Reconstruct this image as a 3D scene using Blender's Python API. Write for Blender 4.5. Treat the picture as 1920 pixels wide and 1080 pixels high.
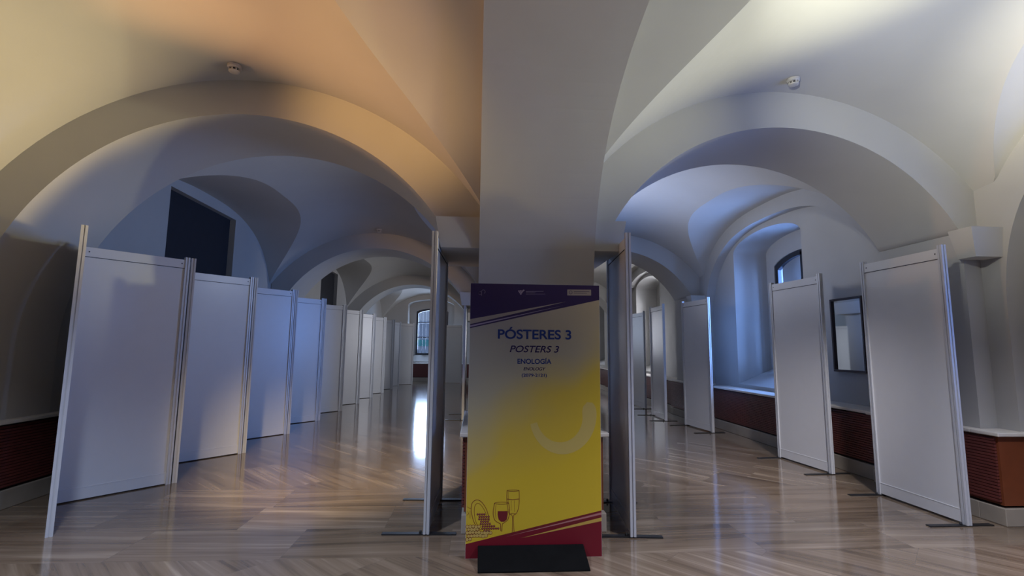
import bpy, bmesh, math, random
from mathutils import Matrix, Vector
random.seed(7)
for o in list(bpy.data.objects): bpy.data.objects.remove(o)
S = bpy.context.scene; C = S.collection
PI = math.pi
# ------------------------------------------------------------------ camera
cd = bpy.data.cameras.new('camera'); cam = bpy.data.objects.new('camera', cd); C.objects.link(cam)
p_, y_, r_ = math.radians(6.90), math.radians(3.882), math.radians(0.607)
F = Vector((math.sin(y_)*math.cos(p_), math.cos(y_)*math.cos(p_), math.sin(p_)))
R0 = Vector((math.cos(y_), -math.sin(y_), 0)); U0 = R0.cross(F)
R1 = R0*math.cos(r_) + U0*math.sin(r_); U1 = -R0*math.sin(r_) + U0*math.cos(r_)
M = Matrix((R1, U1, -F)).transposed().to_4x4(); M.translation = Vector((0, 0, 1.507))
cam.matrix_world = M
cd.sensor_fit = 'HORIZONTAL'; cd.sensor_width = 36; cd.lens = 933.5/1920*36
cd.clip_start = .05; cd.clip_end = 200
S.camera = cam
# ------------------------------------------------------------------ world, exposure
W = bpy.data.worlds.new('sky'); S.world = W; W.use_nodes = True
bg = W.node_tree.nodes['Background']; bg.inputs[0].default_value = (.20, .27, .42, 1); bg.inputs[1].default_value = 1.0
S.view_settings.view_transform = 'Standard'; S.view_settings.look = 'None'
S.view_settings.exposure = 0.0; S.view_settings.gamma = 1.0; S.view_settings.use_curve_mapping = False
# ------------------------------------------------------------------ lamps
def area(name, loc, d, size, energy, col, sy=None):
    l = bpy.data.lights.new(name, 'AREA'); l.shape = 'RECTANGLE'; l.size = size; l.size_y = sy or size
    l.energy = energy; l.color = col
    o = bpy.data.objects.new(name, l); C.objects.link(o); o.location = loc
    o.rotation_euler = Vector(d).to_track_quat('-Z', 'Y').to_euler(); return o
def spot(name, loc, tgt, energy, col, deg, blend=1.0, r=.1):
    l = bpy.data.lights.new(name, 'SPOT'); l.energy = energy; l.color = col; l.spot_size = math.radians(deg)
    l.spot_blend = blend; l.shadow_soft_size = r
    o = bpy.data.objects.new(name, l); C.objects.link(o); o.location = loc
    o.rotation_euler = (Vector(tgt)-Vector(loc)).to_track_quat('-Z', 'Y').to_euler(); return o
BLUE = (.22, .38, 1.0)
# daylight just outside each window of the right wall (sky and pale pavement)
area('daylight_near', (6.15, 1.95, 2.3), (-1, 0, .75), 1.7, 174.2, (0.091, 0.291, 1.000), 2.2)
area('daylight_bay', (6.15, 8.15, 2.3), (-1, 0, .15), 1.6, 474.1, (0.199, 0.398, 1.000), 2.2)
area('daylight_bay_far', (6.15, 14.3, 2.3), (-1, 0, .12), 1.6, 499.0, (0.917, 0.917, 1.000), 2.2)
area('daylight_bay_last', (6.15, 20.5, 2.3), (-1, 0, .12), 1.6, 159.2, (0.714, 0.786, 1.000), 2.2)
area('daylight_end', (-2.15, 24.3, 2.4), (0, -1, -.05), 1.5, 292.5, (0.500, 0.667, 1.000), 2.0)
area('daylight_end_right', (3.0, 24.3, 2.4), (0, -1, -.05), 1.5, 178.8, (0.923, 0.923, 1.000), 2.0)
# added blue fill light, not a window, in the bay behind the photographer
area('rear_blue_fill', (.3, -6.6, 1.6), (0, 1, -.05), 7.0, 6.6, (0.100, 0.312, 1.000), 1.6)
# added fill spots above the photographer, no fittings, shining straight down
spot('down_fill_left', (-1.9, 1.9, 3.6), (-1.9, 2.2, 0), 918.8, (0.667, 0.767, 1.000), 111, 1.0, .12)
spot('down_fill_right', (2.9, 1.9, 3.6), (2.9, 2.2, 0), 1031.9, (0.810, 0.838, 1.000), 111, 1.0, .12)
spot('floor_fill_left', (-1.9, 1.9, 3.5), (-1.6, 7.0, 0), 2340.0, (1.000, 0.769, 0.462), 42, 1.0, .12)  # added fill aimed at the floor of the next bay
spot('floor_fill_right', (2.9, 1.9, 3.5), (3.2, 7.0, 0), 1417.5, (0.952, 0.924, 1.000), 42, 1.0, .12)
# added unseen spots, no fittings, brightening the near vaults
spot('vault_fill_warm', (-4.0, 3.6, 3.0), (-.95, 3.35, 3.75), 330, (1.0, .50, .20), 58, .9, .06)
spot('vault_fill_amber', (-1.0, -.6, 2.9), (-.86, 4.0, 3.6), 620, (1.0, .58, .22), 25, 1.0, .1)
spot('vault_fill_lunette', (3.1, 1.0, 2.9), (4.6, 2.8, 3.9), 594.0, (1.000, 0.967, 0.800), 50, 1.0, .06)
spot('vault_fill_cream', (4.55, 3.6, 1.3), (-3.6, 3.4, 3.2), 3192.0, (1.000, 0.763, 0.355), 23, .9, .3)
spot('vault_fill_pale', (4.6, 2.6, 3.0), (1.7, 3.3, 3.9), 432.0, (1.000, 0.970, 0.600), 60, 1.0, .06)
spot('vault_fill_white', (1.4, 2.3, 3.3), (3.6, 3.2, 3.95), 314.6, (0.978, 1.000, 0.924), 80, 1.0, .06)
spot('bay_fill_left', (-.3, 6.2, 2.9), (-4.3, 7.2, 3.6), 49.1, (0.700, 0.800, 1.000), 90, 1.0, .2)  # added fill spots inside the farther bays, no lamps there
spot('bay_fill_right', (1.3, 8.1, 2.8), (3.6, 7.8, 4.0), 211.2, (0.800, 0.840, 1.000), 110, 1.0, .2)
spot('bay_fill_last', (-1.0, 20.2, 2.9), (-2.2, 21.4, 4.0), 45.0, (1.000, 0.750, 0.500), 130, 1.0, .2)

# ------------------------------------------------------------------ materials
def nmat(name):
    m = bpy.data.materials.new(name); m.use_nodes = True
    return m, m.node_tree.nodes, m.node_tree.links, m.node_tree.nodes['Principled BSDF']
def mat(name, col, rough=.6, metal=0, spec=.5, noise=0, nscale=8, bump=0, bscale=60, coat=0):
    m, N, L, P = nmat(name)
    P.inputs['Base Color'].default_value = (*col, 1); P.inputs['Roughness'].default_value = rough
    P.inputs['Metallic'].default_value = metal; P.inputs['Specular IOR Level'].default_value = spec
    P.inputs['Coat Weight'].default_value = coat
    tc = N.new('ShaderNodeTexCoord')
    if noise:
        n = N.new('ShaderNodeTexNoise'); n.inputs['Scale'].default_value = nscale; n.inputs['Detail'].default_value = 5
        L.new(tc.outputs['Object'], n.inputs['Vector'])
        r = N.new('ShaderNodeValToRGB')
        r.color_ramp.elements[0].position = .3; r.color_ramp.elements[1].position = .7
        r.color_ramp.elements[0].color = (*[max(0, c*(1-noise)) for c in col], 1)
        r.color_ramp.elements[1].color = (*[min(1, c*(1+noise)) for c in col], 1)
        L.new(n.outputs['Fac'], r.inputs['Fac']); L.new(r.outputs['Color'], P.inputs['Base Color'])
    if bump:
        n2 = N.new('ShaderNodeTexNoise'); n2.inputs['Scale'].default_value = bscale; n2.inputs['Detail'].default_value = 4
        L.new(tc.outputs['Object'], n2.inputs['Vector'])
        b = N.new('ShaderNodeBump'); b.inputs['Strength'].default_value = bump; b.inputs['Distance'].default_value = .02
        L.new(n2.outputs['Fac'], b.inputs['Height']); L.new(b.outputs['Normal'], P.inputs['Normal'])
    return m
m_plaster = mat('plaster', (.48, .465, .43), .9, spec=.15, noise=.03, nscale=1.3, bump=.25, bscale=3.0)
m_wallp = mat('wall_plaster', (.42, .41, .39), .9, spec=.15, noise=.03, nscale=2, bump=.2, bscale=4)
m_lam = mat('white_laminate', (.60, .60, .60), .32, spec=.5, noise=.01)
m_alu = mat('anodised_aluminium', (.55, .56, .58), .5, metal=.3, noise=.02, nscale=20)
m_slot = mat('dark_groove', (.04, .04, .05), .6, noise=.05)
m_steel = mat('black_steel', (.012, .012, .013), .45, noise=.1)
m_red = mat('red_brown_slats', (.12, .03, .024), .45, noise=.15, nscale=12)
m_dark = mat('dark_backing', (.02, .012, .012), .8, noise=.1)
m_wood = mat('orange_brown_wood', (.17, .045, .016), .45, noise=.12, nscale=5)
m_stone = mat('pale_stone_ledge', (.62, .58, .52), .5, noise=.06, nscale=6)
m_plinth = mat('stone_plinth', (.30, .26, .21), .55, noise=.1, nscale=4)
m_iron = mat('dark_window_frame', (.02, .022, .03), .4, noise=.1)
m_det = mat('detector_plastic', (.50, .48, .45), .4, noise=.02)
m_blk = mat('black_void', (.012, .013, .02), .8, noise=.1)
m_base = mat('black_rubber', (.004, .004, .004), .95, spec=.08, noise=.2, bump=.2, bscale=200)
m_navy = mat('print_navy', (.016, .007, .05), .35)
m_purple = mat('print_purple', (.07, .03, .18), .35)
m_ink = mat('print_blue_ink', (.006, .022, .12), .35)
m_pale = mat('print_pale', (.20, .17, .26), .35)
m_greyp = mat('print_grey_beige', (.20, .18, .17), .35)
m_prred = mat('print_dark_red', (.13, .004, .012), .35)
m_prmar = mat('print_maroon', (.12, .008, .012), .35)
m_gold = mat('print_gold', (.40, .26, .05), .35)
m_pink = mat('print_pink', (.32, .13, .12), .35)
m_brown = mat('print_brown_line', (.17, .04, .012), .35)
m_bean = mat('print_cream', (.42, .28, .07), .35)
m_swirl = mat('print_light_yellow', (.42, .315, .085), .35)
m_card = mat('board_edge', (.6, .6, .58), .5)
m_out = mat('outside_render', (.55, .60, .70), .9, noise=.1, nscale=1)
m_teal = mat('outside_teal', (.10, .45, .45), .8)
m_pave = mat('outside_paving', (.5, .5, .5), .9, noise=.1)

def glass_mat(name, col, tint=1.0):
    m, N, L, P = nmat(name); out = N['Material Output']; N.remove(P)
    t = N.new('ShaderNodeBsdfTransparent'); t.inputs[0].default_value = (*col, 1)
    g = N.new('ShaderNodeBsdfGlossy'); g.inputs['Roughness'].default_value = .02
    f = N.new('ShaderNodeFresnel'); f.inputs['IOR'].default_value = 1.5
    mx = N.new('ShaderNodeMixShader'); L.new(f.outputs[0], mx.inputs[0]); L.new(t.outputs[0], mx.inputs[1]); L.new(g.outputs[0], mx.inputs[2])
    L.new(mx.outputs[0], out.inputs['Surface']); return m
m_glass = glass_mat('window_glass', (.92, .95, .98))
m_mirror = mat('mirror_glass', (.75, .8, .85), .03, metal=1.0)

def poster_mat():
    m, N, L, P = nmat('print_yellow_blend'); P.inputs['Roughness'].default_value = .35
    tc = N.new('ShaderNodeTexCoord'); sp = N.new('ShaderNodeSeparateXYZ'); L.new(tc.outputs['Object'], sp.inputs[0])
    def mth(op, a, b=None):
        n = N.new('ShaderNodeMath'); n.operation = op
        for i, v in enumerate((a, b)):
            if v is None: continue
            if hasattr(v, 'node'): L.new(v, n.inputs[i])
            else: n.inputs[i].default_value = v
        return n.outputs[0]
    nz = N.new('ShaderNodeTexNoise'); nz.inputs['Scale'].default_value = 2.2; nz.inputs['Detail'].default_value = 1
    L.new(tc.outputs['Object'], nz.inputs['Vector'])
    # greyed cream (dim top painted in) at the upper left, running into strong yellow towards the lower right
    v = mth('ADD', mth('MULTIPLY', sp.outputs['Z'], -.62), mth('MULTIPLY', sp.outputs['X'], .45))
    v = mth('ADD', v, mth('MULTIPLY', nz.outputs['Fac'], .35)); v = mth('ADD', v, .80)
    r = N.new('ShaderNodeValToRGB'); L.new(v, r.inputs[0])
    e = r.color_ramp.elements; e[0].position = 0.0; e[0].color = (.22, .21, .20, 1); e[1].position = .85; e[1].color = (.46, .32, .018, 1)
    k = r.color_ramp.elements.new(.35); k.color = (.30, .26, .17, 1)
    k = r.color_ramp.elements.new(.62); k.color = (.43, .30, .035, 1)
    L.new(r.outputs[0], P.inputs['Base Color']); return m
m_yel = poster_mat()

def floor_mat():
    m, N, L, P = nmat('polished_vein_marble')
    geo = N.new('ShaderNodeNewGeometry'); sp = N.new('ShaderNodeSeparateXYZ'); L.new(geo.outputs['Position'], sp.inputs[0])
    def mth(op, a, b=None, c=None):
        n = N.new('ShaderNodeMath'); n.operation = op
        for i, v in enumerate((a, b, c)):
            if v is None: continue
            if hasattr(v, 'node'): L.new(v, n.inputs[i])
            else: n.inputs[i].default_value = v
        return n.outputs[0]
    X, Y = sp.outputs['X'], sp.outputs['Y']
    yy = mth('FLOORED_MODULO', mth('SUBTRACT', Y, 3.85), 6.2)
    band = mth('LESS_THAN', yy, 1.78)
    a = math.radians(-46); ca, sa = math.cos(a), math.sin(a)
    bx = mth('ADD', mth('MULTIPLY', X, ca), mth('MULTIPLY', Y, sa)); by = mth('SUBTRACT', mth('MULTIPLY', Y, ca), mth('MULTIPLY', X, sa))
    def mixv(f, p, q):   # f?q:p
        return mth('ADD', mth('MULTIPLY', q, f), mth('MULTIPLY', p, mth('SUBTRACT', 1, f)))
    u = mixv(band, bx, X); v = mixv(band, by, mth('SUBTRACT', Y, 3.85))
    TW, TH = 1.2, .593
    row = mth('FLOOR', mth('DIVIDE', v, TH))
    wn = N.new('ShaderNodeTexWhiteNoise'); wn.noise_dimensions = '2D'
    cv = N.new('ShaderNodeCombineXYZ'); L.new(row, cv.inputs[0]); L.new(band, cv.inputs[1]); L.new(cv.outputs[0], wn.inputs['Vector'])
    us = mth('ADD', u, mth('MULTIPLY', wn.outputs['Value'], TW))
    colm = mth('FLOOR', mth('DIVIDE', us, TW))
    wn2 = N.new('ShaderNodeTexWhiteNoise'); wn2.noise_dimensions = '3D'
    cv2 = N.new('ShaderNodeCombineXYZ'); L.new(row, cv2.inputs[0]); L.new(colm, cv2.inputs[1]); L.new(band, cv2.inputs[2]); L.new(cv2.outputs[0], wn2.inputs['Vector'])
    rnd = wn2.outputs['Value']
    # veins: stretched noise, shifted per tile
    def veins(su, sv, det, k, lo, hi):
        c3 = N.new('ShaderNodeCombineXYZ')
        tilt = mth('MULTIPLY', mth('SUBTRACT', rnd, .5), .16)
        L.new(mth('MULTIPLY', u, su), c3.inputs[0])
        L.new(mth('MULTIPLY', mth('ADD', v, mth('MULTIPLY', u, tilt)), sv), c3.inputs[1])
        L.new(mth('MULTIPLY', rnd, 37.0+k), c3.inputs[2])
        n = N.new('ShaderNodeTexNoise'); n.inputs['Scale'].default_value = 1; n.inputs['Detail'].default_value = det
        n.inputs['Distortion'].default_value = .25
        L.new(c3.outputs[0], n.inputs['Vector'])
        mr = N.new('ShaderNodeMapRange'); mr.inputs['From Min'].default_value = lo; mr.inputs['From Max'].default_value = hi
        L.new(n.outputs['Fac'], mr.inputs['Value']); return mr.outputs[0]
    v1 = veins(.55, 9, 3, 0, .3, .7); v2 = veins(1.2, 34, 2, 5, .35, .65)
    t = mth('ADD', mth('MULTIPLY', v1, .55), mth('MULTIPLY', v2, .2)); t = mth('ADD', t, mth('MULTIPLY', rnd, .25))
    r = N.new('ShaderNodeValToRGB'); L.new(t, r.inputs[0]); e = r.color_ramp.elements
    e[0].position = .12; e[0].color = (.085, .060, .040, 1); e[1].position = .95; e[1].color = (.32, .25, .18, 1)
    k = e.new(.4); k.color = (.15, .108, .072, 1); k = e.new(.65); k.color = (.19, .14, .098, 1)
    # fine tile joints
    fu = mth('FRACT', mth('DIVIDE', us, TW)); fv = mth('FRACT', mth('DIVIDE', v, TH))
    ju = mth('LESS_THAN', mth('MINIMUM', fu, mth('SUBTRACT', 1, fu)), .0016); jv = mth('LESS_THAN', mth('MINIMUM', fv, mth('SUBTRACT', 1, fv)), .0032)
    jj = mth('MAXIMUM', ju, jv)
    mx = N.new('ShaderNodeMix'); mx.data_type = 'RGBA'; L.new(mth('MULTIPLY', jj, .5), mx.inputs[0])
    L.new(r.outputs[0], mx.inputs[6]); mx.inputs[7].default_value = (.10, .08, .06, 1)
    L.new(mx.outputs[2], P.inputs['Base Color'])
    P.inputs['Roughness'].default_value = .11; P.inputs['Specular IOR Level'].default_value = .85
    nb = N.new('ShaderNodeTexNoise'); nb.inputs['Scale'].default_value = 1.5; L.new(geo.outputs['Position'], nb.inputs['Vector'])
    b = N.new('ShaderNodeBump'); b.inputs['Strength'].default_value = .03; b.inputs['Distance'].default_value = .05
    L.new(nb.outputs['Fac'], b.inputs['Height']); L.new(b.outputs['Normal'], P.inputs['Normal'])
    return m
m_floor = floor_mat()

# ------------------------------------------------------------------ mesh helpers
class MB:
    def __init__(s): s.bm = bmesh.new()
    def quad(s, *pts):
        return s.bm.faces.new([s.bm.verts.new(p) for p in pts])
    def box(s, x0, x1, y0, y1, z0, z1):
        v = [s.bm.verts.new((x, y, z)) for z in (z0, z1) for y in (y0, y1) for x in (x0, x1)]
        for f in ((0, 2, 3, 1), (4, 5, 7, 6), (0, 1, 5, 4), (2, 6, 7, 3), (0, 4, 6, 2), (1, 3, 7, 5)): s.bm.faces.new([v[i] for i in f])
        return s
    def prism(s, poly, axis, a, b):
        """poly: 2D outline, extruded along axis from a to b. axis 'x': poly=(y,z); 'y': (x,z); 'z': (x,y)"""
        def P(q, t): return {'x': (t, q[0], q[1]), 'y': (q[0], t, q[1]), 'z': (q[0], q[1], t)}[axis]
        A = [s.bm.verts.new(P(q, a)) for q in poly]; B = [s.bm.verts.new(P(q, b)) for q in poly]
        s.bm.faces.new(A); s.bm.faces.new(B[::-1])
        n = len(poly)
        for i in range(n): s.bm.faces.new((A[i], B[i], B[(i+1) % n], A[(i+1) % n]))
        return s
    def lathe(s, prof, cx, cy, n=24):
        rings = [[s.bm.verts.new((cx+r*math.cos(2*PI*k/n), cy+r*math.sin(2*PI*k/n), z)) for k in range(n)] for r, z in prof]
        for a, b in zip(rings, rings[1:]):
            for k in range(n): s.bm.faces.new((a[k], a[(k+1) % n], b[(k+1) % n], b[k]))
        s.bm.faces.new(rings[0]); s.bm.faces.new(rings[-1][::-1]); return s
    def build(s, name, m, parent=None, bevel=0, smooth=False, norm=True):
        if norm: bmesh.ops.recalc_face_normals(s.bm, faces=s.bm.faces[:])
        me = bpy.data.meshes.new(name); s.bm.to_mesh(me); s.bm.free(); me.materials.append(m)
        if smooth:
            for p in me.polygons: p.use_smooth = True
        o = bpy.data.objects.new(name, me); C.objects.link(o)
        if parent: o.parent = parent
        if bevel:
            b = o.modifiers.new('bevel', 'BEVEL'); b.width = bevel; b.segments = 2; b.limit_method = 'ANGLE'
        return o
def struct(o): o['kind'] = 'structure'; return o
def thing(name, label, cat, loc=(0, 0, 0), rz=0, group=None):
    o = bpy.data.objects.new(name, None); C.objects.link(o); o.location = loc; o.rotation_euler = (0, 0, rz)
    o.empty_display_size = .1
    o['label'] = label; o['category'] = cat
    if group: o['group'] = group
    return o

# ------------------------------------------------------------------ plan of the vaulted hall
PITCH = 6.2; BL = 5.2; HW = BL/2
BAYS = [(-6.9, -1.7), (-.7, 4.5), (5.5, 10.7), (11.7, 16.9), (17.9, 23.1)]
ARCH = [(-1.7, -.7), (4.5, 5.5), (10.7, 11.7), (16.9, 17.9)]
TOP = 4.6
XL, XC0, XC1, XR = -4.35, 0.0, 1.06, 4.92
def sup(dx, hw, z0, rise, n=2.6):
    t = min(1, abs(dx)/hw); return z0 + rise*(1-t**n)**(1/n)
def p_side(y, yc): return sup(y-yc, 2.62, 1.6, 2.2)           # arcade arch between the aisles
def q_left(y, yc): return sup(y-yc, 2.66, 1.85, 2.06)
def q_right(y, yc): return sup(y-yc, 2.66, 1.85, 2.20)
def r_rib(y, yc): return sup(y-yc, 2.40, 1.75, 2.05)
DOME = .2
def bar_l(x): return 1.29+math.sqrt(max(0, 2.65**2-(x+2.17)**2))
def bar_r(x): return 1.62+math.sqrt(max(0, 2.45**2-(x-2.98)**2))
def lin(a, b, n): return [a+(b-a)*i/n for i in range(n+1)]
def dense(a, b, n):   # samples crowded towards both ends, where the arches turn steep
    return [a+(b-a)*(.5-.5*math.cos(PI*i/n)) for i in range(n+1)]

# floor
b = MB(); b.box(-5.2, 6.0, -7.2, 23.9, -.15, 0); struct(b.build('floor', m_floor))

# vault webs: every row is split exactly at its two groins so the creases stay crisp
def vault(b, x0, x1, bar0, LA, LB, ya, yb):
    yc = (ya+yb)/2; xm = (x0+x1)/2; rows = [[], [], []]
    for y in dense(ya, yb, 72):
        bar = lambda x: bar0(x)+DOME*math.sin(PI*(y-ya)/BL)
        def crease(xw, prof, sg):
            z = prof(y, yc)
            f = lambda x: bar(x)-(z+.02*abs(x-xw))
            if f(xw) >= 0: return xw
            if f(xm) <= 0: return xm
            lo, hi = xw, xm
            for _ in range(40):
                md = (lo+hi)/2
                if f(md) < 0: lo = md
                else: hi = md
            return lo
        a, c = crease(x0, LA, 1), crease(x1, LB, -1)
        rows[0].append([(x, y, max(bar(x), LA(y, yc)+.02*abs(x-x0)) if i == 0 and a == x0 else (LA(y, yc)+.02*abs(x-x0) if a > x0 else bar(x))) for i, x in enumerate(lin(x0, a, 10))])
        rows[1].append([(x, y, max(bar(x), 0)) for x in lin(a, c, 40)])
        rows[2].append([(x, y, (LB(y, yc)+.02*abs(x-x1)) if c < x1 else bar(x)) for x in lin(c, x1, 10)])
    for R in rows:
        vs = [[b.bm.verts.new(p) for p in row] for row in R]
        for r, s in zip(vs, vs[1:]):
            for i in range(len(r)-1): b.bm.faces.new((r[i], r[i+1], s[i+1], s[i]))
b = MB()
for ya, yb in BAYS:
    vault(b, XL, XC0, bar_l, q_left, q_left, ya, yb)
    vault(b, XC1, XR, bar_r, q_right, q_right, ya, yb)
o = b.build('ceiling', m_plaster, smooth=True, norm=False); struct(o)
b = MB(); b.box(-5.3, 6.4, -7.3, 24.2, TOP, TOP+.2); struct(b.build('ceiling', m_plaster))

# transverse arches
def seg(cx, cz, R, hw, zs, x): return cz+math.sqrt(R*R-(x-cx)**2) if abs(x-cx) < hw else zs
def trans(name, x0, x1, cx, cz, R, hw, zs, ya, yb, hl=None):
    b = MB(); hl = hl or hw; xs = [cx+R*math.sin(t) for t in lin(-math.asin(min(1, hl/R)), math.asin(hw/R), 64)]
    pts = ([(x0, zs), (cx-hl, zs)] if hl == hw else [(cx-hl, cz)]) + [(x, cz+math.sqrt(R*R-(x-cx)**2)) for x in xs[1:-1]] + [(cx+hw, zs), (x1, zs)]
    for side, y in ((0, ya), (1, yb)):
        for p, q in zip(pts, pts[1:]): b.quad((p[0], y, p[1]), (q[0], y, q[1]), (q[0], y, TOP), (p[0], y, TOP))
    vs = [(b.bm.verts.new((p[0], ya, p[1])), b.bm.verts.new((p[0], yb, p[1]))) for p in pts]
    for p, q in zip(vs, vs[1:]):
        f = b.bm.faces.new((p[0], q[0], q[1], p[1])); f.smooth = True
    if hl != hw: b.box(x0, -4.338, ya, yb, 0, cz+.01)
    return struct(b.build(name, m_plaster))
for i, (ya, yb) in enumerate(ARCH):
    trans('trim_%d' % (2*i+1), XL-.1, XC0, -2.17, 1.44, 2.17, 1.78, 2.69, ya, yb, 2.169)
    trans('trim_%d' % (2*i+2), XC1, XR+.1, 3.00, 1.70, 2.00, 1.74, 2.69, ya, yb)

# arcade wall of square piers and side arches between the two aisles
b = MB()
prof = [(-7.0, 0)]
for ya, yb in BAYS:
    yc = (ya+yb)/2; ys = dense(ya, yb, 60)
    prof += [(ya, 0)] + [(y, p_side(y, yc)) for y in ys] + [(yb, 0)]
prof += [(23.2, 0)]
# faces built as strips (not one ngon)
for x in (XC0, XC1):
    for p, q in zip(prof, prof[1:]):
        if abs(p[0]-q[0]) < 1e-6: continue
        b.quad((x, p[0], p[1]), (x, q[0], q[1]), (x, q[0], TOP), (x, p[0], TOP))
vs = [(b.bm.verts.new((XC0, y, z)), b.bm.verts.new((XC1, y, z))) for y, z in prof]
for p, q in zip(vs, vs[1:]): b.bm.faces.new((p[0], q[0], q[1], p[1]))
struct(b.build('wall_center', m_plaster))

# corbels: tapered blocks under the springing of each transverse arch
def corbel(n, x0, x1, ya, yb, tip):
    b = MB(); z0, z1 = 2.41, 2.69; t = .05
    lo = [(x0+(t if tip < 0 else 0), ya+.03), (x1-(t if tip > 0 else 0), ya+.03), (x1-(t if tip > 0 else 0), yb-.03), (x0+(t if tip < 0 else 0), yb-.03)]
    hi = [(x0, ya), (x1, ya), (x1, yb), (x0, yb)]
    A = [b.bm.verts.new((*p, z0)) for p in lo]; B = [b.bm.verts.new((*p, z1)) for p in hi]
    b.bm.faces.new(A); b.bm.faces.new(B)
    for i in range(4): b.bm.faces.new((A[i], A[(i+1) % 4], B[(i+1) % 4], B[i]))
    return struct(b.build('trim_%d' % n, m_plaster))
n = 9
for ya, yb in ARCH:
    corbel(n, -.40, .0, ya-.06, yb+.06, -1); corbel(n+1, XC1, 1.36, ya-.06, yb+.06, 1)
    corbel(n+2, 4.60, 5.02, ya-.24, ya-.003, -1); n += 3

# ------------------------------------------------------------------ side walls
def strips(b, x, ys, lo, hi):
    for y0, y1 in zip(ys, ys[1:]):
        e = 1e-5
        b.quad((x, y0, lo(y0+e)), (x, y1, lo(y1-e)), (x, y1, hi(y1-e)), (x, y0, hi(y0+e)))
def cross(b, xa, xb, ys, f):     # surface across x following a profile over y
    for y0, y1 in zip(ys, ys[1:]): b.quad((xa, y0, f(y0)), (xa, y1, f(y1)), (xb, y1, f(y1)), (xb, y0, f(y0)))
NH, WH, NZ, WZ = 1.05, .80, .87, 1.15
def niche_top(y, yc): return 3.42+.28*math.sqrt(max(0, 1-((y-yc)/NH)**2))
def win_top(y, yc): return 2.98+.36*math.sqrt(max(0, 1-((y-yc)/(WH*1.15))**2))
XN, XW = 5.10, 5.78
b = MB(); e5 = 1e-5
for i, (ya, yb) in enumerate(BAYS):
    yc = (ya+yb)/2; xn = XN; wc = yc+.38
    rh = 2.40
    # plain pilaster faces, then the wall arch with its narrow soffit, then the recessed wall with the window niche
    b.quad((XR, ya-.5, 0), (XR, yc-rh, 0), (XR, yc-rh, TOP), (XR, ya-.5, TOP)); b.quad((XR, yc+rh, 0), (XR, yb+.5, 0), (XR, yb+.5, TOP), (XR, yc+rh, TOP))
    ys = dense(yc-rh, yc+rh, 60)
    strips(b, XR, ys, lambda y: r_rib(y, yc), lambda y: TOP)
    cross(b, XR, xn, ys, lambda y: r_rib(y, yc))
    for y in (yc-rh, yc+rh): b.quad((XR, y, 0), (xn, y, 0), (xn, y, 1.76), (XR, y, 1.76))
    a0, a1 = wc-NH, wc+NH
    strips(b, xn, [yc-rh, a0], lambda y: 0, lambda y: TOP); strips(b, xn, [a1, yc+rh], lambda y: 0, lambda y: TOP)
    ns = dense(a0, a1, 30)
    strips(b, xn, ns, lambda y: 0, lambda y: NZ); strips(b, xn, ns, lambda y: niche_top(y, wc), lambda y: TOP)
    cross(b, xn, XW, ns, lambda y: niche_top(y, wc))
    for y in (a0, a1): b.quad((xn, y, NZ), (XW, y, WZ), (XW, y, 3.42), (xn, y, 3.42))
    b.quad((xn, a0, NZ), (xn, a1, NZ), (XW, a1, WZ), (XW, a0, WZ))
    w0, w1 = wc-WH, wc+WH
    strips(b, XW, [a0, w0], lambda y: 0, lambda y: TOP); strips(b, XW, [w1, a1], lambda y: 0, lambda y: TOP)
    ws = dense(w0, w1, 24)
    strips(b, XW, ws, lambda y: 0, lambda y: WZ); strips(b, XW, ws, lambda y: win_top(y, wc), lambda y: TOP)
    cross(b, XW, XW+.25, ws, lambda y: win_top(y, wc))
    for y in (w0, w1): b.quad((XW, y, WZ), (XW+.25, y, WZ), (XW+.25, y, win_top(y, wc)), (XW, y, win_top(y, wc)))
    b.quad((XW, w0, WZ), (XW+.25, w0, WZ), (XW+.25, w1, WZ), (XW, w1, WZ))
for ya, yb in ARCH: b.box(4.745, XR+.3, ya+.001, yb-.001, 0, 2.688)
struct(b.build('wall_right', m_wallp, norm=False))
# left wall with a dark square opening high in two bays
OPN = [(7.12, 9.02, 3.73), (14.0, 15.6, 3.72)]
b = MB(); segs = [(-7.0, OPN[0][0]), OPN[0], (OPN[0][1], OPN[1][0]), OPN[1], (OPN[1][1], 23.2)]
for s in segs:
    if len(s) == 2: strips(b, XL, [s[0], s[1]], lambda y: 0, lambda y: TOP)
    else:
        strips(b, XL, [s[0], s[1]], lambda y: 0, lambda y: 1.9); strips(b, XL, [s[0], s[1]], lambda y: s[2], lambda y: TOP)
        for y in s[:2]: b.quad((XL, y, 1.9), (XL-.45, y, 1.9), (XL-.45, y, s[2]), (XL, y, s[2]))
        for z in (1.9, s[2]): b.quad((XL, s[0], z), (XL-.45, s[0], z), (XL-.45, s[1], z), (XL, s[1], z))
struct(b.build('wall_left', m_wallp, norm=False))
for k, s in enumerate(OPN):
    b = MB(); b.box(XL-.14, XL-.10, s[0], s[1], 1.9, s[2]); o = struct(b.build('window_%d' % (8+k), m_blk))

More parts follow.
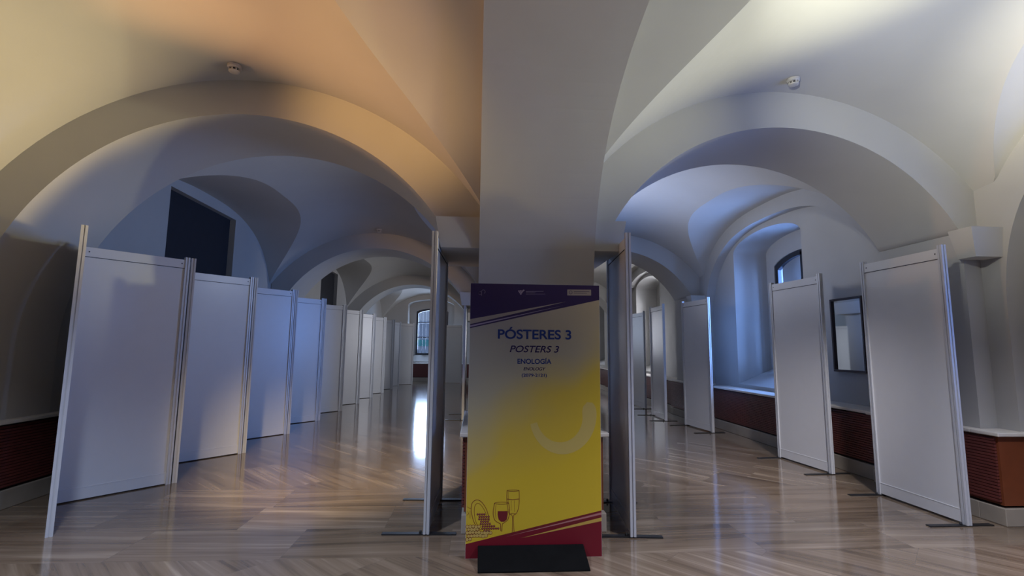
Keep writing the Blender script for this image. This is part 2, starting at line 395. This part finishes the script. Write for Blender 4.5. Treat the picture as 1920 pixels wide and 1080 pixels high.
# end wall with a window niche in each aisle
def ystrips(b, y, xs, lo, hi):
    for x0, x1 in zip(xs, xs[1:]): b.quad((x0, y, lo(x0)), (x1, y, lo(x1)), (x1, y, hi(x1)), (x0, y, hi(x0)))
b = MB(); YE = 23.1; YWN = 23.8
for x0, x1, cx in ((XL-.1, .55, -2.15), (.55, 5.1, 3.0)):
    nt = lambda x: niche_top(x, cx); wt = lambda x: win_top(x, cx)
    a0, a1, w0, w1 = cx-NH, cx+NH, cx-.75, cx+.75
    ystrips(b, YE, [x0, a0], lambda x: 0, lambda x: TOP); ystrips(b, YE, [a1, x1], lambda x: 0, lambda x: TOP)
    ns = dense(a0, a1, 20); ystrips(b, YE, ns, lambda x: 0, lambda x: NZ); ystrips(b, YE, ns, nt, lambda x: TOP)
    for p, q in zip(ns, ns[1:]): b.quad((p, YE, nt(p)), (q, YE, nt(q)), (q, YWN, nt(q)), (p, YWN, nt(p)))
    for x in (a0, a1): b.quad((x, YE, NZ), (x, YWN, WZ), (x, YWN, 3.42), (x, YE, 3.42))
    b.quad((a0, YE, NZ), (a1, YE, NZ), (a1, YWN, WZ), (a0, YWN, WZ))
    ystrips(b, YWN, [a0, w0], lambda x: 0, lambda x: TOP); ystrips(b, YWN, [w1, a1], lambda x: 0, lambda x: TOP)
    ws = dense(w0, w1, 20); ystrips(b, YWN, ws, lambda x: 0, lambda x: WZ); ystrips(b, YWN, ws, wt, lambda x: TOP)
struct(b.build('wall_back', m_wallp, norm=False))
b = MB(); b.box(-5.3, 6.2, -7.2, -6.9, 0, TOP); struct(b.build('wall_front', m_wallp))
# masonry behind the recessed surfaces, so that no daylight leaks in
b = MB(); b.box(-5.3, -4.9, -7.2, 24.2, 0, TOP)
struct(b.build('wall_left', m_wallp))

# windows: arched dark frame with two transoms, a pane and outer bars
def window(n, wc, axis, cross_pos, hw):
    root = struct(thing('window_%d' % n, '', ''))
    del root['label']; del root['category']
    def pt(u, z, d): return (cross_pos+d, u, z) if axis == 'x' else (u, cross_pos+d, z)
    def ring(b, inner, d0, d1, wt):
        us = dense(wc-hw, wc+hw, 20)
        out = [(wc-hw, WZ)] + [(u, wt(u)) for u in us] + [(wc+hw, WZ)]
        inn = [(wc+(u-wc)*(hw-inner)/hw, (WZ+inner) if z == WZ else z-inner) for u, z in out]
        for i in range(len(out)):
            j = (i+1) % len(out)
            A, B, Cc, D = out[i], out[j], inn[j], inn[i]
            for d in (d0, d1): b.quad(pt(*A, d), pt(*B, d), pt(*Cc, d), pt(*D, d))
            b.quad(pt(*Cc, d0), pt(*D, d0), pt(*D, d1), pt(*Cc, d1)); b.quad(pt(*A, d0), pt(*B, d0), pt(*B, d1), pt(*A, d1))
    wt = lambda u: win_top(u, wc)
    b = MB(); ring(b, .09, .0, .07, wt)
    def bar(u0, u1, z0, z1, d0, d1):
        if axis == 'x': b.box(cross_pos+d0, cross_pos+d1, u0, u1, z0, z1)
        else: b.box(u0, u1, cross_pos+d0, cross_pos+d1, z0, z1)
    for z in (1.98, 2.66): bar(wc-hw+.05, wc+hw-.05, z-.02, z+.02, .01, .06)
    bar(wc-.03, wc+.03, WZ+.05, 3.30, .0, .07)
    b.build('window_frame', m_iron, root)
    b = MB()
    us = lin(wc-hw+.06, wc+hw-.06, 12)
    for p, q in zip(us, us[1:]):
        zp, zq = wt(p)-.06, wt(q)-.06
        b.quad(pt(p, WZ+.06, .035), pt(q, WZ+.06, .035), pt(q, zq, .035), pt(p, zp, .035))
    b.build('window_pane', m_glass, root)
    b = MB()
    for k in range(9):
        u = wc-hw+.12+k*(2*hw-.24)/8; bar(u-.008, u+.008, WZ, wt(u), .18, .196)
    b.build('window_bars', m_iron, root)
for i, (ya, yb) in enumerate(BAYS): window(i+1, (ya+yb)/2+.38, 'x', XW+.02, WH)
window(6, -2.15, 'y', YWN+.02, .75); window(7, 3.0, 'y', YWN+.02, .75)

# pale facade across the street behind the end windows
fac = thing('building_facade', 'pale rendered building seen through the barred window at the far end', 'building', (0, 40, 0))
b = MB(); b.box(-14, 14, 0, 1, -1, 3.6); b.build('wall', m_out, fac)
b = MB(); b.box(-7, 3, -.1, 0, 1.6, 2.1); b.build('shop_band', m_teal, fac)

# ------------------------------------------------------------------ cladding: slatted covers, wooden pier casings, ledges, plinths
def slats(b, axis, fixed, dirn, u0, u1, z0, z1, n):
    h = (z1-z0)/n
    for k in range(n):
        za, zb = z0+k*h+h*.22, z0+(k+1)*h
        d0, d1 = sorted((fixed, fixed+dirn*.02))
        if axis == 'x': b.box(d0, d1, u0, u1, za, zb)
        else: b.box(u0, u1, d0, d1, za, zb)
ZP, ZC = .17, .77
def cover_x(xf, dirn, y0, y1, xwall, label, group, name='radiator_cover', wood_front=False, n=20):
    """long cover whose grille looks along dirn (x)"""
    t = thing(name, label, 'radiator cover', ((xf+xwall)/2, (y0+y1)/2, 0), 0, group)
    ox, oy = t.location.x, t.location.y
    def P(b, nm, m, **k):
        for v in b.bm.verts: v.co.x -= ox; v.co.y -= oy
        return b.build(nm, m, t, **k)
    xa, xb = sorted((xf-dirn*.03, xwall))
    b = MB(); b.box(xa, xb, y0+.02, y1-.02, ZP, ZC); P(b, 'casing', m_dark)
    b = MB(); slats(b, 'x', xf-dirn*.02, dirn, y0+.04, y1-.04, ZP+.02, ZC-.02, n); P(b, 'grille', m_red)
    b = MB(); xa2, xb2 = sorted((xf-dirn*.03, xwall))
    b.box(xa2, xb2, y0, y0+.04, ZP, ZC); P(b, 'end_panel', m_red)
    b = MB(); b.box(xa2, xb2, y1-.04, y1, ZP, ZC); P(b, 'end_panel', m_red)
    xa3, xb3 = sorted((xf+dirn*.045, xwall))
    b = MB(); b.box(xa3, xb3, y0-.03, y1+.03, ZC, ZC+.035); P(b, 'ledge', m_stone, bevel=.008)
    xa4, xb4 = sorted((xf+dirn*.01, xwall))
    b = MB(); b.box(xa4, xb4, y0, y1, 0, ZP); P(b, 'plinth', m_plinth, bevel=.006)
    return t
GR = 'slatted covers under the window niches'
cover_x(4.72, -1, 5.76, 9.85, 5.10, 'red-brown slatted radiator cover under the large lit window niche behind the screens on the right', GR)
cover_x(4.72, -1, 11.95, 16.0, 5.10, 'red-brown slatted cover along the right wall beyond the second pilaster', GR)
cover_x(4.72, -1, 18.15, 22.2, 5.10, 'red-brown slatted cover along the right wall of the farthest bay', GR)
cover_x(5.02, -1, -.45, 4.1, 5.10, 'slatted cover along the right wall beside the camera, nearest of all', GR)
GL = 'slatted covers along the left wall'
cover_x(-4.29, 1, -.6, 7.0, XL-.02, 'dark slatted radiator cover at the left edge, behind the nearest screen', GL, n=20)
cover_x(-4.29, 1, 7.06, 14.9, XL-.02, 'slatted cover along the left wall hidden behind the zigzag screens', GL, n=20)
cover_x(-4.29, 1, 14.96, 22.6, XL-.02, 'slatted cover at the far end of the left wall', GL, n=20)

def casing(x0, x1, y0, y1, label, cx0, cx1, cy0, cy1, group='wooden casings round the piers', slx=(), sly=(), front='wood'):
    """open-centred casing around a pier (cx0..cy1 = masonry)"""
    t = thing('pillar_casing', label, 'pillar casing', ((x0+x1)/2, (y0+y1)/2, 0), 0, group)
    ox, oy = t.location.x, t.location.y
    def P(b, nm, m, **k):
        for v in b.bm.verts: v.co.x -= ox; v.co.y -= oy
        return b.build(nm, m, t, **k)
    def shell(b, g, za, zb):
        X0, X1, Y0, Y1 = x0-g, x1+g, y0-g, y1+g
        b.box(X0, X1, Y0, cy0-.002, za, zb); b.box(X0, X1, cy1+.002, Y1, za, zb)
        if cx0-.002 > X0+.01: b.box(X0, cx0-.002, cy0-.002, cy1+.002, za, zb)
        if X1 > cx1+.01: b.box(cx1+.002, X1, cy0-.002, cy1+.002, za, zb)
    b = MB(); shell(b, 0, ZP, ZC); P(b, 'wood_panel', m_wood)
    b = MB(); shell(b, .02, 0, ZP-.02); P(b, 'plinth', m_plinth, bevel=.006)
    b = MB(); shell(b, .045, ZC, ZC+.035); P(b, 'ledge', m_stone, bevel=.008)
    for xf, dirn in slx:
        b = MB(); slats(b, 'x', xf, dirn, y0+.02, y1-.04, ZP+.02, ZC-.02, 20); P(b, 'grille', m_red)
    return t
names = ['behind the yellow poster', 'second along the arcade', 'third along the arcade']
for k, (ya, yb) in enumerate(ARCH[1:]):
    casing(-.085, 1.08, ya-.20, yb+.20, 'wooden pier casing with pale ledge ' + names[k], XC0, XC1, ya, yb, slx=[(-.087, -1)])
nm = ['on the right wall at the edge of the view, orange end panel facing the camera', 'on the right wall between the second and third screens from the far end', 'on the right wall, farthest one']
for k, (ya, yb) in enumerate(ARCH[1:]):
    t = casing(4.67, 5.04, ya-.22, yb+.22, 'slatted pilaster casing ' + nm[k], 4.745, 5.3, ya-.003, yb+.003, group='casings on the right wall pilasters', slx=[(4.668, -1)])
# end wall covers
def cover_y(yf, x0, x1, ywall, label):
    t = thing('radiator_cover', label, 'radiator cover', ((x0+x1)/2, yf, 0), 0, 'covers under the end windows')
    ox, oy = t.location.x, t.location.y
    def P(b, nm, m, **k):
        for v in b.bm.verts: v.co.x -= ox; v.co.y -= oy
        return b.build(nm, m, t, **k)
    b = MB(); b.box(x0, x1, yf+.02, ywall, ZP, ZC); P(b, 'casing', m_dark)
    b = MB(); slats(b, 'y', yf+.02, -1, x0+.02, x1-.02, ZP+.02, ZC-.02, 18); P(b, 'grille', m_red)
    b = MB(); b.box(x0, x1, yf-.03, ywall, ZC, ZC+.035); P(b, 'ledge', m_stone)
    b = MB(); b.box(x0, x1, yf, ywall, 0, ZP); P(b, 'plinth', m_plinth)
cover_y(22.75, -4.2, -.1, YE, 'dark slatted cover under the window at the far end of the left aisle')
cover_y(22.75, 1.2, 4.6, YE, 'dark slatted cover under the window at the far end of the right aisle')

# ------------------------------------------------------------------ display panels
PW, PH = .98, 2.5
proto = {}
def panel_meshes():
    def me(b, nm, m):
        o = b.build(nm, m); return o
    d = {}
    b = MB(); b.box(-PW/2+.035, PW/2-.035, -.008, .008, .12, PH-.12); d['board'] = me(b, 'board', m_lam)
    b = MB(); b.box(-PW/2+.035, PW/2-.035, -.014, .014, .012, .122); b.box(-PW/2+.035, PW/2-.035, -.016, .016, .118, .124); d['bottom_rail'] = me(b, 'bottom_rail', m_lam)
    b = MB(); b.box(-PW/2+.035, PW/2-.035, -.014, .014, PH-.125, PH-.03)
    for s in (-1, 1): b.lathe([(.006, -.0165), (.006, .0165)], 0, 0, 8)
    bm = b.bm
    d['top_rail'] = me(b, 'top_rail', m_lam)
    b = MB(); b.box(-PW/2+.035, PW/2-.035, -.0146, .0146, PH-.131, PH-.126); d['seam'] = me(b, 'seam', m_slot)
    # post: square profile with a slot down each face
    b = MB()
    w, g, s = .0235, .005, .008
    poly = [(-w, -w), (-g, -w), (-g, -w+s), (g, -w+s), (g, -w), (w, -w), (w, -g), (w-s, -g), (w-s, g), (w, g), (w, w), (g, w), (g, w-s), (-g, w-s), (-g, w), (-w, w), (-w, g), (-w+s, g), (-w+s, -g), (-w, -g)]
    b.prism(poly, 'z', 0.0, PH); d['post'] = me(b, 'post', m_alu)
    b = MB(); b.box(-.025, .025, -.24, .36, 0, .010); b.lathe([(.011, .010), (.011, .022), (.006, .032)], .0, .05, 10)
    d['foot'] = me(b, 'foot', m_steel)
    return d
def fix_top():
    b = MB(); b.box(-PW/2+.035, PW/2-.035, -.014, .014, PH-.125, PH-.03)
    return b
d = panel_meshes()
# rebuild the top rail without helper geometry
old = d['top_rail']; bpy.data.objects.remove(old); d['top_rail'] = fix_top().build('top_rail', m_lam)
b = MB(); b.box(-.006, .006, -.0157, .0157, PH-.082, PH-.070)
d['bolt'] = b.build('bolt', m_slot)
used = set()
def panel(ax, ay, bx, by, label, group, feet=False, gap=.0):
    """panel standing with its ends at a and b"""
    dx, dy = bx-ax, by-ay; L_ = math.hypot(dx, dy)
    t = thing('display_panel', label, 'display panel', ((ax+bx)/2, (ay+by)/2, 0), math.atan2(dy, dx), group)
    z = .010 if feet else 0
    def add(nm, x=0, rz=0, zz=z):
        src = d[nm]
        if nm in used: o = src.copy(); C.objects.link(o)
        else: o = src; used.add(nm)
        o.parent = t; o.location = (x, 0, zz); o.rotation_euler = (0, 0, rz); return o
    for nm_ in ('board', 'bottom_rail', 'top_rail', 'seam'): add(nm_)
    for s in (-1, 1): add('bolt', s*(PW/2-.075))
    for s in (-1, 1):
        add('post', s*(PW/2-.02))
        if feet: add('foot', s*(PW/2-.03), -t.rotation_euler.z if False else 0, 0)
    return t
GZ = 'white screens of the zigzag row on the left'
ords = ['nearest', 'second', 'third', 'fourth', 'fifth', 'sixth', 'seventh', 'eighth', 'ninth', 'tenth']
def A(i): return (-3.31+.03*i, 4.33+1.579*i)
cs = .79/math.hypot(.61, .79); sn = .61/math.hypot(.61, .79)
def trimmed(p, q):      # keep 1 m length centred between the two joints
    mx, my = (p[0]+q[0])/2, (p[1]+q[1])/2; dx, dy = q[0]-p[0], q[1]-p[1]; L_ = math.hypot(dx, dy)
    return (mx-dx/L_*PW/2, my-dy/L_*PW/2, mx+dx/L_*PW/2, my+dy/L_*PW/2)
for i in range(10):
    a = A(i); f = (a[0]-.61, a[1]+.79); nx = A(i+1)
    # the return screen stands just left of the facing screen's end, as the doubled posts show
    def off(p, q, k):
        dx, dy = q[0]-p[0], q[1]-p[1]; L_ = math.hypot(dx, dy); return (p[0]-dy/L_*k, p[1]+dx/L_*k), (q[0]-dy/L_*k, q[1]+dx/L_*k)
    pa, pf = (a[0]-.004, a[1]+.006), (f[0]-.004, f[1]+.006)
    panel(*trimmed(pa, pf), '%s return screen of the left zigzag row, seen edge-on from the camera' % ords[i], GZ)
    pf2, pn = (f[0]-.036, f[1]+.030), (nx[0]-.051, nx[1]-.015)
    panel(*trimmed(pf2, pn), '%s broad white screen facing the camera in the left zigzag row' % ords[i], GZ)
panel(-3.55, 20.55, -2.62, 20.92, 'last grey-white screen of the left row, just before the far window', GZ)
panel(-1.62, 21.9, -.66, 21.75, 'lone white screen facing the camera right of the far window', 'free-standing screens near the arcade')
GF = 'free-standing screens on black feet along the right wall'
panel(4.32, 4.27, 4.31, 5.27, 'largest white screen at the right, nearest to the camera', GF, True)
panel(4.41, 6.07, 4.33, 7.07, 'second white screen from the right, beside the framed mirror', GF, True)
panel(4.35, 9.09, 4.24, 10.09, 'third white screen from the right, at the far edge of the window niche', GF, True)
panel(4.04, 10.59, 4.09, 11.59, 'fourth white screen from the right, standing before the second pilaster', GF, True)
panel(4.33, 12.72, 4.27, 13.72, 'farthest white screen of the right row, mostly hidden', GF, True)
GA = 'screens beside the arcade piers'
panel(1.28, 4.13, 1.37, 5.12, 'white screen just right of the yellow poster, seen at a steep angle', GA, True)
panel(-.385, 4.25, -.345, 5.25, 'glossy screen just left of the yellow poster, seen nearly edge-on', GA, True)
panel(-.28, 10.70, -.26, 11.70, 'distant edge-on screen left of the poster, beside the second pier', GA, True)

# ------------------------------------------------------------------ poster board with its print
pb = thing('poster_board', 'yellow printed poster board reading PÓSTERES 3 in front of the central pier', 'poster board', (-.06, 3.8, 0))
b = MB(); b.box(0, 1.0, 0, .02, .0, 2.0); b.build('board', m_card, pb)
PF = -.00022
def poly(pts, name, m, lvl=1, parent=pb):
    b = MB(); y = PF*lvl
    f = b.bm.faces.new([b.bm.verts.new((x, y, z)) for x, z in pts]); 
    f.normal_update()
    if f.normal.y > 0: f.normal_flip()
    bmesh.ops.triangulate(b.bm, faces=b.bm.faces[:]) if len(pts) > 4 else None
    return b.build(name, m, parent, norm=False)
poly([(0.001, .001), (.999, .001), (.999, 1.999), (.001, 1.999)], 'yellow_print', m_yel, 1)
poly([(.001, 1.655), (.999, 1.887), (.999, 1.999), (.001, 1.999)], 'header_print', m_navy, 2)
poly([(.001, 1.685), (.74, 1.870), (.001, 1.723)], 'header_stripe', m_greyp, 3)
poly([(.001, 1.663), (.72, 1.840), (.001, 1.676)], 'header_stripe', m_pale, 3)
poly([(.001, .001), (.999, .001), (.999, .323), (.001, .101)], 'footer_print', m_prred, 2)
poly([(.174, .141), (.999, .262), (.999, .323)], 'footer_stripe', m_prmar, 3)
poly([(.294, .148), (.999, .294), (.999, .309)], 'footer_stripe', m_pink, 4)
poly([(.40, .136), (.999, .248), (.999, .274)], 'footer_stripe', m_gold, 4)
# pale swirl of the background print
def ribbon(outer, inner, name, m, lvl, parent=pb):
    b = MB(); y = PF*lvl
    for (p, q), (r, s) in zip(zip(outer, outer[1:]), zip(inner, inner[1:])): b.quad((p[0], y, p[1]), (q[0], y, q[1]), (s[0], y, s[1]), (r[0], y, r[1]))
    return b.build(name, m, parent, norm=False)
out_, in_ = [], []
for k in range(41):
    t = k/40; a = math.radians(24-190*t); w = .115*(1-.55*t)
    w *= math.sqrt(max(0, 1-max(0, (.10-t)/.10)**2)); mid = .215
    out_.append((.70+(mid+w/2)*math.cos(a), 1.01+(mid+w/2)*1.12*math.sin(a))); in_.append((.70+(mid-w/2)*math.cos(a), 1.01+(mid-w/2)*1.12*math.sin(a)))
ribbon(out_, in_, 'pale_swirl', m_swirl, 2)
# lettering
def text(s, x0, x1, zb, zt, m, name, bold=0, shear=0, lvl=5):
    cu = bpy.data.curves.new(name, 'FONT'); cu.body = s; cu.size = 1; cu.offset = bold; cu.shear = shear
    tmp = bpy.data.objects.new('tmp', cu); C.objects.link(tmp)
    bpy.context.view_layer.update()
    me = bpy.data.meshes.new_from_object(tmp.evaluated_get(bpy.context.evaluated_depsgraph_get()))
    bpy.data.objects.remove(tmp)
    xs = [v.co.x for v in me.vertices]; ys = [v.co.y for v in me.vertices]
    ax, bx_, ay, by_ = min(xs), max(xs), min(ys), max(ys)
    for v in me.vertices:
        u = (v.co.x-ax)/(bx_-ax); w = (v.co.y-ay)/(by_-ay)
        v.co = Vector((x0+u*(x1-x0), PF*lvl, zb+w*(zt-zb)))
    me.materials.clear(); me.materials.append(m); me.name = name
    o = bpy.data.objects.new(name, me); C.objects.link(o); o.parent = pb; return o
text('PÓSTERES 3', .214, .778, 1.577, 1.668, m_ink, 'title_lettering', .022)
text('POSTERS 3', .305, .684, 1.477, 1.528, m_navy, 'subtitle_lettering', .012, .25)
text('ENOLOGÍA', .365, .624, 1.391, 1.438, m_ink, 'topic_lettering', .018)
text('ENOLOGY', .411, .580, 1.342, 1.366, m_navy, 'topic_translation_lettering', .012, .25)
text('(2079-2121)', .399, .590, 1.288, 1.318, m_ink, 'number_lettering', .02)
# header marks: round letter mark, grape cluster with two text lines, pale box
def disc(b, cx, cz, r, lvl, n=14, sx=1.0):
    f = [b.bm.verts.new((cx+r*sx*math.cos(-2*PI*k/n), PF*lvl, cz+r*math.sin(-2*PI*k/n))) for k in range(n)]; b.bm.faces.new(f)
def smooth_line(pts, n=4):
    out = []
    for i in range(len(pts)-1):
        p0, p1, p2, p3 = pts[max(0, i-1)], pts[i], pts[i+1], pts[min(len(pts)-1, i+2)]
        for k in range(n):
            t = k/n
            out.append(tuple(.5*(2*p1[j]+(p2[j]-p0[j])*t+(2*p0[j]-5*p1[j]+4*p2[j]-p3[j])*t*t+(3*p1[j]-p0[j]-3*p2[j]+p3[j])*t**3) for j in (0, 1)))
    return out+[pts[-1]]
def stroke(b, pts, w, lvl0):
    w *= .75
    if len(pts) > 3: pts = smooth_line(pts)
    for q_, ((x0, z0), (x1, z1)) in enumerate(zip(pts, pts[1:])):
        lvl = lvl0+.25*(q_ % 2)
        dx, dz = x1-x0, z1-z0; l = math.hypot(dx, dz) or 1; nx, nz = -dz/l*w/2, dx/l*w/2; ex, ez = dx/l*w*.3, dz/l*w*.3
        b.quad((x0-nx-ex, PF*lvl, z0-nz-ez), (x1-nx+ex, PF*lvl, z1-nz+ez), (x1+nx+ex, PF*lvl, z1+nz+ez), (x0+nx-ex, PF*lvl, z0+nz-ez))
def arc(cx, cz, r, a0, a1, n=14, sx=1.0): return [(cx+r*sx*math.cos(math.radians(a0+(a1-a0)*k/n)), cz+r*math.sin(math.radians(a0+(a1-a0)*k/n))) for k in range(n+1)]
b = MB(); stroke(b, arc(.098, 1.935, .014, -60, 200), .005, 4); stroke(b, [(.084, 1.935), (.084, 1.905)], .005, 4); stroke(b, arc(.072, 1.925, .012, 60, 300), .005, 4)
b.build('header_mark', m_purple if False else m_pale, pb, norm=False)
b = MB()
for (cx, cz) in [(.372, 1.945), (.386, 1.946), (.400, 1.945), (.379, 1.934), (.393, 1.934), (.386, 1.923), (.408, 1.951)]: disc(b, cx, cz, .0065, 4)
stroke(b, [(.427, 1.943), (.562, 1.947)], .004, 4); stroke(b, [(.427, 1.933), (.50, 1.935)], .003, 4); stroke(b, [(.427, 1.923), (.575, 1.926)], .003, 4)
b.build('header_mark', m_pale, pb, norm=False)
poly([(.748, 1.918), (.935, 1.920), (.935, 1.966), (.748, 1.964)], 'header_box', m_greyp, 3)
b = MB(); stroke(b, arc(.775, 1.942, .012, 0, 360), .004, 4); stroke(b, [(.80, 1.950), (.92, 1.951)], .004, 4); stroke(b, [(.80, 1.936), (.90, 1.937)], .004, 4)
b.build('header_mark', m_navy, pb, norm=False)
# drawing: horn of grapes, pale grapes, wine glass, flute
b = MB()
stroke(b, [(.296, .469), (.296, .408), (.303, .35), (.314, .309), (.338, .288), (.338, .18)], .005, 5)
stroke(b, [(.386, .469), (.388, .408), (.383, .35), (.368, .309), (.346, .288), (.352, .182)], .005, 5)
stroke(b, arc(.341, .469, .045, 0, 360, 20) if False else [(.296+.09*(.5-.5*math.cos(2*PI*k/20*1)), .469+.005*math.sin(2*PI*k/20)) for k in range(21)], .004, 5)
stroke(b, [(.298, .410), (.34, .405), (.386, .410)], .006, 5); stroke(b, [(.306, .46), (.308, .38)], .003, 5); stroke(b, [(.325, .309), (.36, .307)], .004, 5)
stroke(b, [(.33, .40), (.328, .33)], .002, 5); stroke(b, [(.352, .40), (.354, .32)], .002, 5)
stroke(b, [(.207, .382), (.199, .335), (.199, .30), (.212, .262), (.242, .243), (.252, .235), (.254, .19)], .006, 5)
stroke(b, [(.311, .382), (.316, .335), (.315, .30), (.304, .265), (.276, .243), (.266, .235), (.262, .185)], .006, 5)
stroke(b, [(.207+.104*(.5-.5*math.cos(2*PI*k/20)), .382+.007*math.sin(2*PI*k/20)) for k in range(21)], .004, 5)
stroke(b, [(.218, .375), (.212, .32), (.22, .27)], .003, 5)
# horn outlines
stroke(b, [(.112, .196), (.075, .225), (.050, .277), (.038, .33), (.039, .372), (.052, .395), (.074, .406), (.098, .401), (.122, .38), (.147, .342), (.162, .30), (.172, .262)], .006, 5)
stroke(b, [(.10, .215), (.075, .25), (.062, .30), (.060, .345), (.068, .372), (.086, .383), (.108, .37), (.13, .34), (.15, .30)], .004, 5)
stroke(b, [(.005, .36), (.022, .35), (.038, .345)], .003, 5); stroke(b, [(.005, .30), (.02, .31), (.012, .33)], .003, 5); stroke(b, [(.03, .28), (.03, .33)], .003, 5)
b.build('drawing_lines', m_brown, pb, norm=False)
b = MB()
rr = random.Random(3)
for row in range(9):
    z = .305-row*.0165; n0 = 4+row
    for k in range(n0):
        x = .085+row*.006+(k+.5*(row % 2))*.0165
        if z < .21 and x > .30: continue
        if x < .175+max(0, (.24-z))*2.2 and z > .12+.22*x+.03: disc(b, x, z, .0078, 5)
b.build('dark_grapes', m_prmar, pb, norm=False)
b = MB()
for row in range(9):
    z = .305-row*.0165; n0 = 4+row
    for k in range(n0):
        x = .085+row*.006+(k+.5*(row % 2))*.0165
        if z < .21 and x > .30: continue
        if x < .175+max(0, (.24-z))*2.2 and z > .12+.22*x+.03: disc(b, x+.001, z+.002, .003, 6, 8)
b.build('grape_glints', m_pink, pb, norm=False)
b = MB()
pw = []
for row in range(5):
    for k in range(9):
        x = .012+k*.021+(row % 2)*.01; z = .222-row*.022+rr.uniform(-.003, .003)
        if z > .108+.22*x+.012 and x < .19-row*.0 and not (x > .1 and z > .19): pw.append((x, z, rr.uniform(.009, .0115)))
for x, z, r in pw: disc(b, x, z, r, 6)
b.build('pale_grapes', m_bean, pb, norm=False)
b = MB()
for x, z, r in pw: disc(b, x, z, r+.003, 5)
b.build('pale_grape_outlines', m_brown, pb, norm=False)
b = MB()
f = [(.231, .326), (.304, .326), (.304, .30), (.298, .268), (.28, .252), (.255, .252), (.238, .268), (.230, .30)]
y = PF*4
b.bm.faces.new([b.bm.verts.new((x, y, z)) for x, z in f]); b.build('wine', m_prmar, pb, norm=False)
# black wedge stand in front of the poster board
b = MB()
lo = [(.03, 3.56), (.80+.03, 3.56), (.80+.03, 3.93), (.03, 3.93)]
b.prism([(3.56, 0), (3.56, .012), (3.79, .092), (3.796, .092), (3.796, 0)], 'x', .03, .80)
o = b.build('poster_stand', m_base, bevel=.004)
for v in o.data.vertices:
    if v.co.x > .5 and v.co.z > .05: v.co.x -= .0
o['label'] = 'black wedge-shaped foot on the floor holding up the yellow poster board'; o['category'] = 'stand'

# ------------------------------------------------------------------ smoke detectors
def detector(x, y, z, label):
    t = thing('smoke_detector', label, 'smoke detector', (x, y, z), 0, 'smoke detectors on the vaults')
    b = MB(); b.lathe([(.058, .0), (.058, -.022), (.050, -.030)], 0, 0, 28); b.build('base', m_det, t, smooth=False)
    b = MB(); b.lathe([(.030, -.030), (.030, -.05)], 0, 0, 20); b.build('sensor_slots', m_slot, t)
    b = MB()
    for k in range(8):
        a = 2*PI*k/8; c_, s_ = math.cos(a), math.sin(a)
        b.prism([(c_*.034-s_*.005, s_*.034+c_*.005), (c_*.034+s_*.005, s_*.034-c_*.005), (c_*.044+s_*.005, s_*.044-c_*.005), (c_*.044-s_*.005, s_*.044+c_*.005)], 'z', -.05, -.028)
    b.build('sensor_ribs', m_det, t)
    b = MB(); b.lathe([(.045, -.050), (.043, -.060), (.030, -.066), (.012, -.068)], 0, 0, 28); b.build('cover', m_det, t)
detector(-2.19, 4.30, bar_l(-2.19)+DOME*math.sin(PI*.2/BL), 'smoke detector on the warm-lit left vault, over the first arch')
detector(2.97, 4.30, bar_r(2.97)+DOME*math.sin(PI*.2/BL), 'smoke detector on the bright right vault, over the first arch')
detector(-2.11, 10.45, bar_l(-2.11)+DOME*math.sin(PI*.25/BL), 'tiny distant smoke detector before the second arch of the left aisle')

# ------------------------------------------------------------------ framed mirror on the right wall
mr = thing('wall_mirror', 'dark-framed mirror on the right wall between two white screens', 'mirror', (5.10, 6.82, 1.75))
x_ = -.001
y0, y1, z0, z1 = -.60, .0, -.52, .50
b = MB(); t_ = .03
for bx in ((y0, y1, z0, z0+t_), (y0, y1, z1-t_, z1), (y0, y0+t_, z0+t_, z1-t_), (y1-t_, y1, z0+t_, z1-t_)): b.box(x_-.05, x_, *bx)
b.build('frame', mat('dark_frame_wood', (.03, .02, .025), .4), mr, bevel=.003)
b = MB(); b.box(x_-.025, x_-.005, y0+t_, y1-t_, z0+t_, z1-t_); b.build('mirror_glass', m_mirror, mr)
